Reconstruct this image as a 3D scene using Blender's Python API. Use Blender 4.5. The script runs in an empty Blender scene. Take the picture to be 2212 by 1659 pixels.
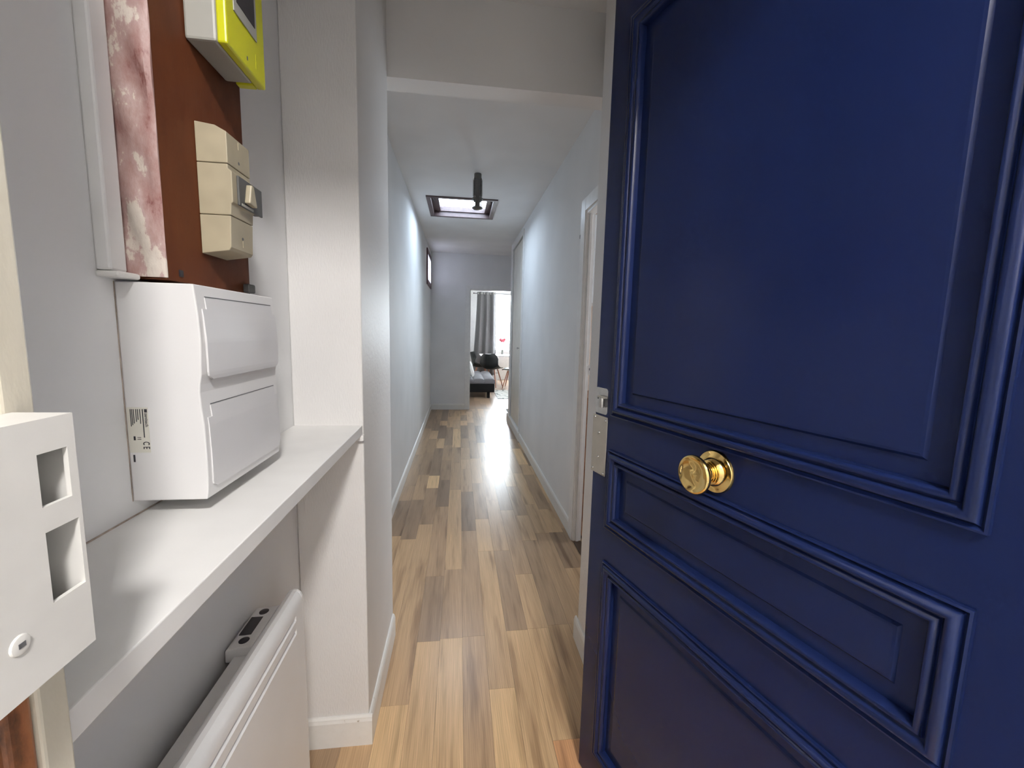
import bpy, bmesh, math, random
from mathutils import Vector, Matrix
random.seed(7)
SC = bpy.context.scene
COL = SC.collection
PI = math.pi

# ------------------------------------------------------------------ camera
def make_camera():
    f, yaw, pitch, roll = 912.2, 0.12535, -0.12285, 0.024327
    fw = Vector((math.sin(yaw)*math.cos(pitch), math.cos(yaw)*math.cos(pitch), math.sin(pitch)))
    r = Vector((math.cos(yaw), -math.sin(yaw), 0)); u = r.cross(fw)
    cr, sr = math.cos(roll), math.sin(roll)
    r2 = r*cr + u*sr; u2 = u*cr - r*sr
    m = Matrix((r2, u2, -fw)).transposed().to_4x4()
    m.translation = Vector((0, 0, 1.37))
    cd = bpy.data.cameras.new('camera'); co = bpy.data.objects.new('camera', cd); COL.objects.link(co)
    co.matrix_world = m
    cd.sensor_fit = 'HORIZONTAL'; cd.sensor_width = 36.0; cd.lens = f/2212*36.0
    cd.clip_start = 0.02; cd.clip_end = 200
    SC.camera = co
make_camera()

# ------------------------------------------------------------------ light
SC.view_settings.view_transform = 'Standard'
SC.view_settings.look = 'None'
SC.view_settings.gamma = 1.0
SC.view_settings.use_curve_mapping = False
SC.view_settings.exposure = 0.16
SC.cycles.use_denoising = True
SC.cycles.max_bounces = 6
SC.cycles.use_adaptive_sampling = True
SC.cycles.adaptive_threshold = 0.06
SC.cycles.adaptive_min_samples = 16
SC.cycles.diffuse_bounces = 4
SC.cycles.glossy_bounces = 3
SC.cycles.transmission_bounces = 6
SC.cycles.transparent_max_bounces = 12
SC.cycles.sample_clamp_indirect = 6.0
SC.cycles.caustics_reflective = False
SC.cycles.caustics_refractive = False

SKY = 104.0          # overcast daylight
LAMP_W = 255.0      # warm ceiling lamp of the landing
w = bpy.data.worlds.new('overcast_sky'); SC.world = w
w.use_nodes = True
nt = w.node_tree; bg = nt.nodes['Background']
bg.inputs['Color'].default_value = (0.86, 0.93, 1.0, 1); bg.inputs['Strength'].default_value = SKY

def portal(loc, rot, sx, sy):
    l = bpy.data.lights.new('sky_portal', 'AREA'); l.shape = 'RECTANGLE'; l.size = sx; l.size_y = sy
    l.cycles.is_portal = True
    o = bpy.data.objects.new('sky_portal', l); COL.objects.link(o); o.location = loc; o.rotation_euler = rot
portal((0.02, 4.68, 2.76), (0, 0, 0), 0.55, 0.65)                 # skylight, shines down
portal((1.45, 12.15, 1.62), (-PI/2, 0, 0), 2.1, 1.7)               # living room window, shines to -Y
portal((-0.60, 6.84, 2.30), (0, -PI/2, 0), 0.5, 0.75)             # small window, shines to +X
portal((2.75, 2.35, 1.45), (0, PI/2, 0), 1.3, 1.1)                # added side room window, shines to -X

# ------------------------------------------------------------------ mesh helpers
class MB:
    def __init__(s): s.v = []; s.f = []
    def add(s, vs, fs):
        n = len(s.v); s.v += [tuple(p) for p in vs]; s.f += [tuple(n+i for i in q) for q in fs]; return s
    def box(s, x0, x1, y0, y1, z0, z1):
        return s.add([(x0,y0,z0),(x1,y0,z0),(x1,y1,z0),(x0,y1,z0),(x0,y0,z1),(x1,y0,z1),(x1,y1,z1),(x0,y1,z1)],
                     [(0,3,2,1),(4,5,6,7),(0,1,5,4),(1,2,6,5),(2,3,7,6),(3,0,4,7)])
    def prism(s, poly, axis, a, b):
        """poly: 2-D outline; axis 'x': (y,z), 'y': (x,z), 'z': (x,y)"""
        def P(p, t): return {'x': (t, p[0], p[1]), 'y': (p[0], t, p[1]), 'z': (p[0], p[1], t)}[axis]
        n = len(poly)
        return s.add([P(p, a) for p in poly]+[P(p, b) for p in poly],
                     [tuple(range(n)), tuple(range(2*n-1, n-1, -1))]+[(i, i+n, (i+1) % n+n, (i+1) % n) for i in range(n)])
    def lathe(s, prof, o=(0,0,0), axis='z', seg=24):
        """prof: (radius, height along the axis)"""
        vs = []; fs = []
        for r, t in prof:
            for k in range(seg):
                a = 2*PI*k/seg; c, d = r*math.cos(a), r*math.sin(a)
                p = {'z': (c, d, t), 'y': (c, t, d), 'x': (t, c, d)}[axis]
                vs.append((p[0]+o[0], p[1]+o[1], p[2]+o[2]))
        for i in range(len(prof)-1):
            for k in range(seg):
                k2 = (k+1) % seg
                fs.append((i*seg+k, i*seg+k2, (i+1)*seg+k2, (i+1)*seg+k))
        fs.append(tuple(range(seg-1, -1, -1))); fs.append(tuple(range((len(prof)-1)*seg, len(prof)*seg)))
        return s.add(vs, fs)
    def tube(s, path, r, seg=8):
        pts = [Vector(p) for p in path]; n = len(pts); vs = []; fs = []
        rr = r if isinstance(r, (list, tuple)) else [r]*n
        up = Vector((0.31, 0.21, 0.93))
        for i, p in enumerate(pts):
            d = (pts[min(i+1, n-1)]-pts[max(i-1, 0)]).normalized()
            a = d.cross(up).normalized(); b = d.cross(a)
            for k in range(seg):
                t = 2*PI*k/seg; q = p+(a*math.cos(t)+b*math.sin(t))*rr[i]; vs.append(tuple(q))
        for i in range(n-1):
            for k in range(seg):
                k2 = (k+1) % seg; fs.append((i*seg+k, i*seg+k2, (i+1)*seg+k2, (i+1)*seg+k))
        fs.append(tuple(range(seg-1, -1, -1))); fs.append(tuple(range((n-1)*seg, n*seg)))
        return s.add(vs, fs)
    def grid(s, fn, nu, nv, thick=None):
        """surface fn(u,v), optionally a second skin fn(u,v,1) closing it"""
        vs = [fn(i/nu, j/nv) for j in range(nv+1) for i in range(nu+1)]
        W = nu+1
        fs = [(j*W+i, j*W+i+1, (j+1)*W+i+1, (j+1)*W+i) for j in range(nv) for i in range(nu)]
        if thick is None: return s.add(vs, fs)
        n = len(vs); vs += [thick(i/nu, j/nv) for j in range(nv+1) for i in range(nu+1)]
        fs += [tuple(n+q for q in reversed(t)) for t in fs]
        for i in range(nu):
            fs.append((i, n+i, n+i+1, i+1)); a = nv*W+i; fs.append((a, a+1, n+a+1, n+a))
        for j in range(nv):
            a = j*W; fs.append((a, a+W, n+a+W, n+a)); a = j*W+nu; fs.append((a, n+a, n+a+W, a+W))
        return s.add(vs, fs)
    def build(s, name, mat, parent=None, smooth=False, bevel=0, seg=2, angle=30):
        me = bpy.data.meshes.new(name); me.from_pydata(s.v, [], s.f)
        bm = bmesh.new(); bm.from_mesh(me)
        bmesh.ops.recalc_face_normals(bm, faces=bm.faces)
        if bevel:
            bmesh.ops.bevel(bm, geom=[e for e in bm.edges if len(e.link_faces) == 2 and e.calc_face_angle(0) > math.radians(angle)],
                            offset=bevel, segments=seg, profile=0.5, affect='EDGES', clamp_overlap=True)
        if smooth:
            for fc in bm.faces: fc.smooth = True
            for e in bm.edges:
                if len(e.link_faces) == 2 and e.calc_face_angle(0) > math.radians(40): e.smooth = False
        bm.to_mesh(me); bm.free()
        me.materials.append(mat)
        o = bpy.data.objects.new(name, me); COL.objects.link(o)
        if parent: o.parent = parent
        return o
def B(*a): return MB().box(*a)
def tag(o, label=None, cat=None, group=None, kind=None):
    if label: o['label'] = label
    if cat: o['category'] = cat
    if group: o['group'] = group
    if kind: o['kind'] = kind
    return o
def empty(name, loc=(0,0,0), rz=0.0, **k):
    o = bpy.data.objects.new(name, None); COL.objects.link(o); o.location = loc; o.rotation_euler = (0,0,rz)
    o.empty_display_size = 0.1
    return tag(o, **k)

# ------------------------------------------------------------------ materials
def new_mat(name):
    m = bpy.data.materials.new(name); m.use_nodes = True
    return m, m.node_tree, m.node_tree.nodes['Principled BSDF']
def N(nt, t, **k):
    n = nt.nodes.new(t)
    for a, v in k.items():
        if a in n.inputs: n.inputs[a].default_value = v
        else: setattr(n, a, v)
    return n
def coords(nt, scale=(1,1,1), kind='Object'):
    tc = N(nt, 'ShaderNodeTexCoord'); mp = N(nt, 'ShaderNodeMapping'); mp.inputs['Scale'].default_value = scale
    nt.links.new(tc.outputs[kind], mp.inputs['Vector']); return mp.outputs['Vector']
def noise(nt, vec, scale, detail=3, rough=0.5):
    n = N(nt, 'ShaderNodeTexNoise'); n.inputs['Scale'].default_value = scale; n.inputs['Detail'].default_value = detail
    n.inputs['Roughness'].default_value = rough; nt.links.new(vec, n.inputs['Vector']); return n.outputs['Fac']
def ramp(nt, fac, stops):
    r = N(nt, 'ShaderNodeValToRGB'); e = r.color_ramp.elements
    while len(e) < len(stops): e.new(0.5)
    for el, (p, c) in zip(e, stops): el.position = p; el.color = (*c, 1) if len(c) == 3 else c
    nt.links.new(fac, r.inputs['Fac']); return r.outputs['Color']
def bump(nt, bs, h, strength=0.2, dist=0.002):
    b = N(nt, 'ShaderNodeBump'); b.inputs['Strength'].default_value = strength; b.inputs['Distance'].default_value = dist
    nt.links.new(h, b.inputs['Height']); nt.links.new(b.outputs['Normal'], bs.inputs['Normal'])
def plain(name, col, rough=0.5, metal=0.0, spec=0.5, var=0.06, vs=9.0, bs=0.0, bscale=120.0, coat=0.0):
    m, nt, b = new_mat(name)
    b.inputs['Roughness'].default_value = rough; b.inputs['Metallic'].default_value = metal
    b.inputs['Specular IOR Level'].default_value = spec; b.inputs['Coat Weight'].default_value = coat
    v = coords(nt)
    lo = tuple(c*(1-var) for c in col); hi = tuple(min(1, c*(1+var)) for c in col)
    nt.links.new(ramp(nt, noise(nt, v, vs, 4 if var > 0.06 else 1), [(0.3, lo), (0.7, hi)]), b.inputs['Base Color'])
    if bs: bump(nt, b, noise(nt, v, bscale, 1), bs)
    return m

M = {}
M['wall'] = plain('wall_paint', (0.74, 0.725, 0.715), 0.55, var=0.03, vs=3, bs=0.25, bscale=90)
M['corridor'] = plain('corridor_paint', (0.80, 0.80, 0.80), 0.7, spec=0.05, var=0.025, vs=3, bs=0.22, bscale=60)
M['ceiling'] = plain('ceiling_paint', (0.80, 0.79, 0.78), 0.8, var=0.03, vs=3)
M['trim'] = plain('white_gloss_trim', (0.80, 0.795, 0.785), 0.35, var=0.03, vs=20, bs=0.05)
M['plastic'] = plain('white_plastic', (0.77, 0.76, 0.755), 0.4, var=0.01)
M['lid'] = plain('white_plastic_shaded', (0.70, 0.69, 0.695), 0.32, var=0.01)  # same plastic as the housing, darkened to carry the shade on the lids
M['laminate'] = plain('white_laminate_shelf', (0.82, 0.81, 0.79), 0.4, var=0.02, vs=14)
M['radiator'] = plain('radiator_enamel', (0.78, 0.775, 0.77), 0.32, var=0.01)
M['grey_plastic'] = plain('light_grey_plastic', (0.35, 0.345, 0.31), 0.5, var=0.02)
M['dark'] = plain('dark_plastic', (0.025, 0.022, 0.026), 0.4)
M['slot'] = plain('slot_shadow_grey', (0.10, 0.10, 0.105), 0.5)  # dark grey painted in for the shade inside slots, recesses and seams
M['yellow'] = plain('lime_yellow_plastic', (0.56, 0.56, 0.012), 0.4, var=0.02)
M['cream'] = plain('aged_cream_plastic', (0.385, 0.335, 0.235), 0.45, var=0.06, vs=30)
M['greybrown'] = plain('smoked_grey_plastic', (0.085, 0.085, 0.083), 0.5, spec=0.3)
M['blue'] = plain('navy_door_paint', (0.0070, 0.0140, 0.059), 0.27, spec=0.28, var=0.05, vs=5, bs=0.035, bscale=45)
M['brass'] = plain('polished_brass', (0.86, 0.62, 0.24), 0.12, metal=1.0, var=0.04, vs=40)
M['steel'] = plain('satin_steel', (0.50, 0.47, 0.41), 0.45, metal=0.8, var=0.05, vs=30)
M['lampmetal'] = plain('dull_lamp_metal', (0.16, 0.16, 0.15), 0.45, metal=0.6, var=0.1, vs=60)
M['chrome'] = plain('worn_chrome', (0.55, 0.54, 0.52), 0.25, metal=1.0, var=0.1, vs=60)
M['keeper'] = plain('white_enamelled_keeper', (0.72, 0.705, 0.67), 0.42, var=0.03, vs=40, bs=0.05)
M['ink'] = plain('printed_ink', (0.03, 0.03, 0.035), 0.6)
M['sticker'] = plain('ivory_sticker', (0.72, 0.70, 0.62), 0.5, var=0.02)
M['skyframe'] = plain('brown_skylight_frame', (0.085, 0.055, 0.055), 0.4, var=0.15, vs=25)
M['winframe'] = plain('dark_red_window_frame', (0.10, 0.035, 0.04), 0.45)
M['closet'] = plain('cream_closet_paint', (0.74, 0.71, 0.64), 0.4, var=0.03)
M['grey_fab'] = plain('grey_sofa_fabric', (0.13, 0.125, 0.135), 0.9, var=0.12, vs=80, bs=0.3, bscale=300)
M['black_fab'] = plain('black_sofa_leatherette', (0.007, 0.007, 0.008), 0.7, spec=0.2)
M['chair'] = plain('black_chair_shell', (0.009, 0.010, 0.010), 0.5, spec=0.3)
M['woodleg'] = plain('reddish_beech_leg', (0.30, 0.12, 0.07), 0.5)
M['table'] = plain('white_table', (0.8, 0.8, 0.8), 0.4)
M['curtain'] = plain('grey_curtain_fabric', (0.115, 0.11, 0.112), 0.95, var=0.1, vs=60, bs=0.3, bscale=250)
M['flower'] = plain('pink_petals', (0.62, 0.12, 0.16), 0.7, var=0.2, vs=60)
M['stem'] = plain('green_stem', (0.10, 0.2, 0.06), 0.6)
M['cushion'] = plain('pale_cushion_fabric', (0.62, 0.62, 0.62), 0.9, var=0.06, vs=80)
M['landing'] = plain('landing_paint', (0.78, 0.77, 0.76), 0.6, var=0.04)
M['landing_tile'] = plain('grey_landing_tile', (0.42, 0.42, 0.42), 0.5, var=0.05)
M['beige_wall'] = plain('beige_side_room_paint', (0.62, 0.50, 0.41), 0.6)
M['wood_brown'] = plain('brown_wood', (0.26, 0.12, 0.06), 0.55, var=0.25, vs=20)
M['threshold'] = plain('dark_threshold_strip', (0.06, 0.035, 0.02), 0.4)
M['under'] = plain('underlay', (0.05, 0.035, 0.025), 0.8)

def glass_mat(name, tint, gloss=0.06, rough=0.03):
    m, nt, b = new_mat(name)
    out = nt.nodes['Material Output']; nt.nodes.remove(b)
    t = N(nt, 'ShaderNodeBsdfTransparent'); t.inputs['Color'].default_value = (*tint, 1)
    g = N(nt, 'ShaderNodeBsdfGlossy'); g.inputs['Roughness'].default_value = rough
    mx = N(nt, 'ShaderNodeMixShader'); mx.inputs['Fac'].default_value = gloss
    nt.links.new(t.outputs[0], mx.inputs[1]); nt.links.new(g.outputs[0], mx.inputs[2]); nt.links.new(mx.outputs[0], out.inputs['Surface'])
    return m
M['glass'] = glass_mat('window_glass', (0.74, 0.75, 0.75))
M['frosted'] = glass_mat('sheer_white_glass', (0.30, 0.305, 0.31))
def obscured():
    m, nt, b = new_mat('obscured_glass'); out = nt.nodes['Material Output']; nt.nodes.remove(b)
    v = coords(nt); f = noise(nt, v, 60, 3)
    t = N(nt, 'ShaderNodeBsdfTranslucent'); nt.links.new(ramp(nt, f, [(0.3, (0.15, 0.15, 0.165)), (0.7, (0.19, 0.19, 0.205))]), t.inputs['Color'])
    nt.links.new(t.outputs[0], out.inputs['Surface']); return m
M['frosted_dim'] = obscured()
M['lampglass'] = glass_mat('smoked_lamp_glass', (0.50, 0.50, 0.49), 0.15, 0.08)
def dirty_pane():
    m, nt, b = new_mat('weathered_skylight_pane'); out = nt.nodes['Material Output']; nt.nodes.remove(b)
    v = coords(nt); f = noise(nt, v, 28, 5, 0.6)
    col = ramp(nt, f, [(0.3, (0.34, 0.365, 0.39)), (0.7, (0.41, 0.435, 0.46))])
    t = N(nt, 'ShaderNodeBsdfTransparent'); nt.links.new(col, t.inputs['Color'])
    g = N(nt, 'ShaderNodeBsdfGlossy'); g.inputs['Roughness'].default_value = 0.1
    mx = N(nt, 'ShaderNodeMixShader'); mx.inputs['Fac'].default_value = 0.05
    nt.links.new(t.outputs[0], mx.inputs[1]); nt.links.new(g.outputs[0], mx.inputs[2]); nt.links.new(mx.outputs[0], out.inputs['Surface'])
    return m
M['pane'] = dirty_pane()

def plank_mat():
    m, nt, b = new_mat('laminate_plank')
    oi = N(nt, 'ShaderNodeObjectInfo')
    tc = N(nt, 'ShaderNodeTexCoord')
    off = N(nt, 'ShaderNodeVectorMath', operation='MULTIPLY_ADD')
    cmb = N(nt, 'ShaderNodeCombineXYZ')
    for i in range(3): nt.links.new(oi.outputs['Random'], cmb.inputs[i])
    nt.links.new(cmb.outputs[0], off.inputs[0]); off.inputs[1].default_value = (37, 91, 13)
    nt.links.new(tc.outputs['Object'], off.inputs[2])
    def mp(sc):
        q = N(nt, 'ShaderNodeMapping'); q.inputs['Scale'].default_value = sc; nt.links.new(off.outputs[0], q.inputs['Vector']); return q.outputs[0]
    fine = noise(nt, mp((220, 5, 1)), 1.0, 4, 0.6)
    wide = noise(nt, mp((22, 1.6, 1)), 1.0, 3, 0.55)
    # cathedral figure and knots
    wv = N(nt, 'ShaderNodeTexWave', wave_type='RINGS', rings_direction='Z'); wv.inputs['Scale'].default_value = 5.0
    wv.inputs['Distortion'].default_value = 5.0; wv.inputs['Detail'].default_value = 2
    nt.links.new(mp((9, 0.9, 1)), wv.inputs['Vector'])
    streak = ramp(nt, wide, [(0.30, (0.55, 0.50, 0.46)), (0.45, (0.92, 0.91, 0.90)), (0.75, (1.10, 1.09, 1.08))])
    finec = ramp(nt, fine, [(0.30, (0.84, 0.82, 0.80)), (0.65, (1.06, 1.06, 1.06))])
    wavec = ramp(nt, wv.outputs['Fac'], [(0.0, (0.92, 0.91, 0.90)), (0.6, (1.02, 1.02, 1.02))])
    def mul(a, c):
        x = N(nt, 'ShaderNodeMix', data_type='RGBA', blend_type='MULTIPLY'); x.inputs[0].default_value = 1.0
        nt.links.new(a, x.inputs[6]); nt.links.new(c, x.inputs[7]); return x.outputs[2]
    c = mul(mul(mul(oi.outputs['Color'], streak), finec), wavec)
    nt.links.new(c, b.inputs['Base Color'])
    b.inputs['Roughness'].default_value = 0.30; b.inputs['Specular IOR Level'].default_value = 0.5
    bump(nt, b, fine, 0.06, 0.001)
    return m
M['plank'] = plank_mat()
def far_plank_mat():
    m, nt, b = new_mat('laminate_floor_far')
    v = coords(nt, (1, 1, 1))
    br = N(nt, 'ShaderNodeTexBrick'); mp = N(nt, 'ShaderNodeMapping'); mp.inputs['Rotation'].default_value = (0, 0, PI/2)
    nt.links.new(v, mp.inputs['Vector']); nt.links.new(mp.outputs[0], br.inputs['Vector'])
    br.inputs['Scale'].default_value = 1; br.inputs['Brick Width'].default_value = 0.75; br.inputs['Row Height'].default_value = 0.1
    br.inputs['Mortar Size'].default_value = 0.0008
    br.inputs['Color1'].default_value = (0.20, 0.13, 0.085, 1); br.inputs['Color2'].default_value = (0.40, 0.28, 0.19, 1); br.inputs['Mortar'].default_value = (0.08, 0.05, 0.03, 1)
    nt.links.new(br.outputs['Color'], b.inputs['Base Color']); b.inputs['Roughness'].default_value = 0.3
    return m
M['far_floor'] = far_plank_mat()
def worn_mat(name, base, under, white, s, thr=(0.45, 0.52, 0.60)):
    m, nt, b = new_mat(name); v = coords(nt, (1, 1, 0.4))
    f = noise(nt, v, s, 6, 0.62)
    nt.links.new(ramp(nt, f, [(thr[0], under), (thr[1], base), (thr[2], white)]), b.inputs['Base Color'])
    b.inputs['Roughness'].default_value = 0.45; bump(nt, b, f, 0.5, 0.004); return m
def scraped():
    m, nt, b = new_mat('scraped_batten_paint'); v = coords(nt, (1, 1, 0.45))
    f = noise(nt, v, 24, 6, 0.66)
    nt.links.new(ramp(nt, f, [(0.36, (0.17, 0.055, 0.045)), (0.42, (0.30, 0.165, 0.150)), (0.57, (0.40, 0.275, 0.255)), (0.60, (0.56, 0.49, 0.43)), (0.75, (0.66, 0.60, 0.53))]), b.inputs['Base Color'])
    b.inputs['Roughness'].default_value = 0.5; bump(nt, b, f, 0.5, 0.004); return m
M['worn'] = scraped()
M['board'] = worn_mat('brown_board_paint', (0.105, 0.030, 0.010), (0.078, 0.022, 0.008), (0.135, 0.042, 0.015), 9, (0.3, 0.5, 0.75))
M['board'].node_tree.nodes['Principled BSDF'].inputs['Specular IOR Level'].default_value = 0.2
M['board'].node_tree.nodes['Principled BSDF'].inputs['Roughness'].default_value = 0.6
M['jamb'] = worn_mat('worn_beige_jamb_paint', (0.60, 0.555, 0.45), (0.42, 0.33, 0.25), (0.64, 0.60, 0.50), 14, (0.22, 0.34, 0.6))
M['jambwood'] = worn_mat('bare_jamb_wood', (0.30, 0.115, 0.05), (0.05, 0.025, 0.015), (0.36, 0.17, 0.09), 30, (0.30, 0.48, 0.7))
def wallpaper():
    m, nt, b = new_mat('painted_textured_wallpaper'); v = coords(nt)
    mp = N(nt, 'ShaderNodeMapping'); mp.inputs['Rotation'].default_value = (0, 0.8, 0); mp.inputs['Scale'].default_value = (260, 40, 60)
    nt.links.new(v, mp.inputs['Vector'])
    f = noise(nt, mp.outputs[0], 1.0, 2)
    g = noise(nt, v, 4.0, 3)
    nt.links.new(ramp(nt, g, [(0.3, (0.72, 0.705, 0.69)), (0.7, (0.755, 0.74, 0.725))]), b.inputs['Base Color'])
    b.inputs['Roughness'].default_value = 0.55; bump(nt, b, f, 0.35, 0.003); return m
M['paper'] = wallpaper()
def scuffed():
    m, nt, b = new_mat('scuffed_white_baseboard'); v = coords(nt)
    f = noise(nt, v, 30, 5, 0.7)
    nt.links.new(ramp(nt, f, [(0.26, (0.36, 0.30, 0.24)), (0.33, (0.78, 0.765, 0.73)), (0.7, (0.81, 0.80, 0.77))]), b.inputs['Base Color'])
    b.inputs['Roughness'].default_value = 0.4; return m
M['skirt'] = scuffed()
def rug_mat():
    m, nt, b = new_mat('leaf_pattern_rug'); v = coords(nt)
    wv = N(nt, 'ShaderNodeTexWave', wave_type='BANDS', bands_direction='DIAGONAL'); wv.inputs['Scale'].default_value = 3.2
    wv.inputs['Distortion'].default_value = 6; wv.inputs['Detail'].default_value = 1; wv.inputs['Detail Scale'].default_value = 1.4
    nt.links.new(v, wv.inputs['Vector'])
    nt.links.new(ramp(nt, wv.outputs['Fac'], [(0.10, (0.07, 0.075, 0.07)), (0.20, (0.55, 0.54, 0.50))]), b.inputs['Base Color'])
    b.inputs['Roughness'].default_value = 0.95; return m
M['rug'] = rug_mat()
def emit(name, col, s):
    m, nt, b = new_mat(name); b.inputs['Base Color'].default_value = (0.8, 0.8, 0.8, 1)
    b.inputs['Emission Color'].default_value = (*col, 1); b.inputs['Emission Strength'].default_value = s; return m

# ------------------------------------------------------------------ structure
H = 2.65
XL, XR, XLP, XRP = -0.488, 0.762, -0.287, 0.536      # corridor walls, pier faces
YF = 7.33                                            # far wall
def struct(name, mb, mat, label, cat='wall', parent=None, **k):
    o = mb.build(name, mat, parent, **k); return tag(o, label, cat, kind='structure') if parent is None else o

# floor with its strips
floor = struct('floor', B(-1.6, 2.9, -2.0, 7.40, -0.08, -0.0085), M['under'], 'wood-effect laminate strip floor running down the corridor', 'floor')
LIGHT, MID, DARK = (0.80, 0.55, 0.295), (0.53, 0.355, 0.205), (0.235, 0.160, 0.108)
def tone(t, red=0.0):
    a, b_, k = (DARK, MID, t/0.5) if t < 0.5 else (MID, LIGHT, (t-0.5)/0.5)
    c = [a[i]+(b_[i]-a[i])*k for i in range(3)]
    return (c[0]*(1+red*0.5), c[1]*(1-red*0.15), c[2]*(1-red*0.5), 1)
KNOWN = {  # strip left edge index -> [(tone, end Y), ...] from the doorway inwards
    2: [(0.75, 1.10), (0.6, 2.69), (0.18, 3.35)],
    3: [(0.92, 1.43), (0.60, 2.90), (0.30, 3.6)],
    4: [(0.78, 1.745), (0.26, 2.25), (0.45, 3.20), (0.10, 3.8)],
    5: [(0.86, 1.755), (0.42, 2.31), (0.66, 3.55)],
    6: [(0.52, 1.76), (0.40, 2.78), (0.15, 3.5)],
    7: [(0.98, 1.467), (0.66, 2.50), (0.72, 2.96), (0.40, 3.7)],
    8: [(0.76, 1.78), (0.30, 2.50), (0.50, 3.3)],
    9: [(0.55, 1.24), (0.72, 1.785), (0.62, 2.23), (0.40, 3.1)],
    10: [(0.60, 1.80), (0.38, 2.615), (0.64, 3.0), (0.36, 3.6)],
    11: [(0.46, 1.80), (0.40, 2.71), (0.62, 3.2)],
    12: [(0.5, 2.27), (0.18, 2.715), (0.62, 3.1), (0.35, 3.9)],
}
for s in range(14):
    x0, x1 = -0.575+0.1*s, -0.475+0.1*s
    x0, x1 = max(x0, XL-0.004), min(x1, XR+0.08)
    segs = list(KNOWN.get(s, []))
    y = segs[-1][1] if segs else 0.12
    if not segs: segs = [(0.5, y+0.3)]; y += 0.3
    while y < 7.40:
        L = random.choice([0.32, 0.45, 0.6, 0.75, 0.95]); y = min(7.40, y+L)
        if 7.40-y < 0.12: y = 7.40
        segs.append((min(1, max(0.05, random.gauss(0.46, 0.22))), y))
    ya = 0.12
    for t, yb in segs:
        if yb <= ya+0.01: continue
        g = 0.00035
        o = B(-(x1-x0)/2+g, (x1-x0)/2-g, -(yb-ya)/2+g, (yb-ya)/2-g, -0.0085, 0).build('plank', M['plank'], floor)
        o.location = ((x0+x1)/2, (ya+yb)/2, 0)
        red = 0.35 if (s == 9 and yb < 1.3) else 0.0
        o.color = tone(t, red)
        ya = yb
struct('floor_landing', B(-1.6, 2.0, -2.0, 0.119, -0.008, -0.0005), M['landing_tile'], 'grey landing floor outside the entrance door', 'floor')
struct('floor_living_room', B(-1.5, 3.4, 7.401, 12.1, -0.05, 0.0), M['far_floor'], 'glossy laminate floor of the far living room', 'floor')
struct('floor_side_room', B(XR+0.081, 2.9, 0.9, 3.6, -0.008, 0.0), M['wood_brown'], 'brown floor of the side room on the right', 'floor')

# ceiling with skylight hole
SKX0, SKX1, SKY0, SKY1 = -0.335, 0.363, 4.31, 5.03
cm = MB()
cm.box(-0.7, SKX0, 0.10, 7.45, H, H+0.12); cm.box(SKX1, 1.3, 0.10, 7.45, H, H+0.12)
cm.box(SKX0, SKX1, 0.10, SKY0, H, H+0.12); cm.box(SKX0, SKX1, SKY1, 7.45, H, H+0.12)
struct('ceiling', cm, M['ceiling'], 'off-white corridor ceiling with a square skylight opening', 'ceiling')
struct('ceiling_living_room', B(-1.6, 3.5, 7.45, 12.2, 2.62, 2.74), M['ceiling'], 'white ceiling of the far living room', 'ceiling')
struct('ceiling_side_room', B(XR+0.05, 2.95, 0.8, 3.7, 2.5, 2.6), M['ceiling'], 'ceiling of the side room', 'ceiling')
struct('ceiling_landing', B(-1.7, 2.1, -2.1, 0.10, 3.05, 3.15), M['landing'], 'landing ceiling outside the entrance', 'ceiling')

# left wall, with the small window opening
W1 = (6.43, 7.25, 2.04, 2.555)
wl = MB()
wl.box(XL-0.12, XL, 0.319, W1[0], 0, H); wl.box(XL-0.12, XL, W1[1], YF+0.12, 0, H)
wl.box(XL-0.12, XL, W1[0], W1[1], 0, W1[2]); wl.box(XL-0.12, XL, W1[0], W1[1], W1[3], H)
struct('wall_left', wl, M['corridor'], 'pale grey left wall of niche and corridor')
struct('wall_left_pier', B(XL, XLP, 1.30, 1.81, 0, H), M['paper'], 'off-white wallpapered pier at the end of the shelf niche', bevel=0.004)
# right wall: side-room doorway Y 1.83..2.61, closet, ends at 6.5
DY0, DY1, DZ = 1.84, 2.615, 2.12
wr = MB()
wr.box(XR, XR+0.05, 0.319, DY0, 0, H); wr.box(XR, XR+0.05, DY0, DY1, DZ, H)
CY0, CY1, CZ0, CZ1 = 5.20, 6.20, 0.12, 2.545
wr.box(XR, XR+0.05, DY1, 3.36, 0, H); wr.box(XR, XR+0.10, 3.36, CY0, 0, H); wr.box(XR, XR+0.10, CY0, CY1, 0, CZ0); wr.box(XR, XR+0.10, CY0, CY1, CZ1, H); wr.box(XR, XR+0.10, CY1, 6.48, 0, H)
wr.box(XR+0.10, 1.20, 6.38, 6.48, 0, H); wr.box(1.10, 1.20, 6.48, YF, 0, H)
struct('wall_right', wr, M['corridor'], 'pale grey right corridor wall with side doorway and closet')
struct('wall_right_pier', B(XRP, XR, 1.25, 1.695, 0, H), M['wall'], 'off-white pier just behind the edge of the blue door', bevel=0.004)
struct('wall_lintel', B(XL, XR, 1.81, 1.91, 2.335, H), M['ceiling'], 'plastered lintel across the corridor mouth')
# far wall with the living room doorway
FX0, FX1, FZ = 0.165, 0.965, 2.075
wf = MB(); wf.box(-0.62, FX0, YF, YF+0.12, 0, H); wf.box(FX1, 1.9, YF, YF+0.12, 0, H); wf.box(FX0, FX1, YF, YF+0.12, FZ, H)
struct('wall_far', wf, M['corridor'], 'pale grey wall at the far end with the living room doorway')
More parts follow.
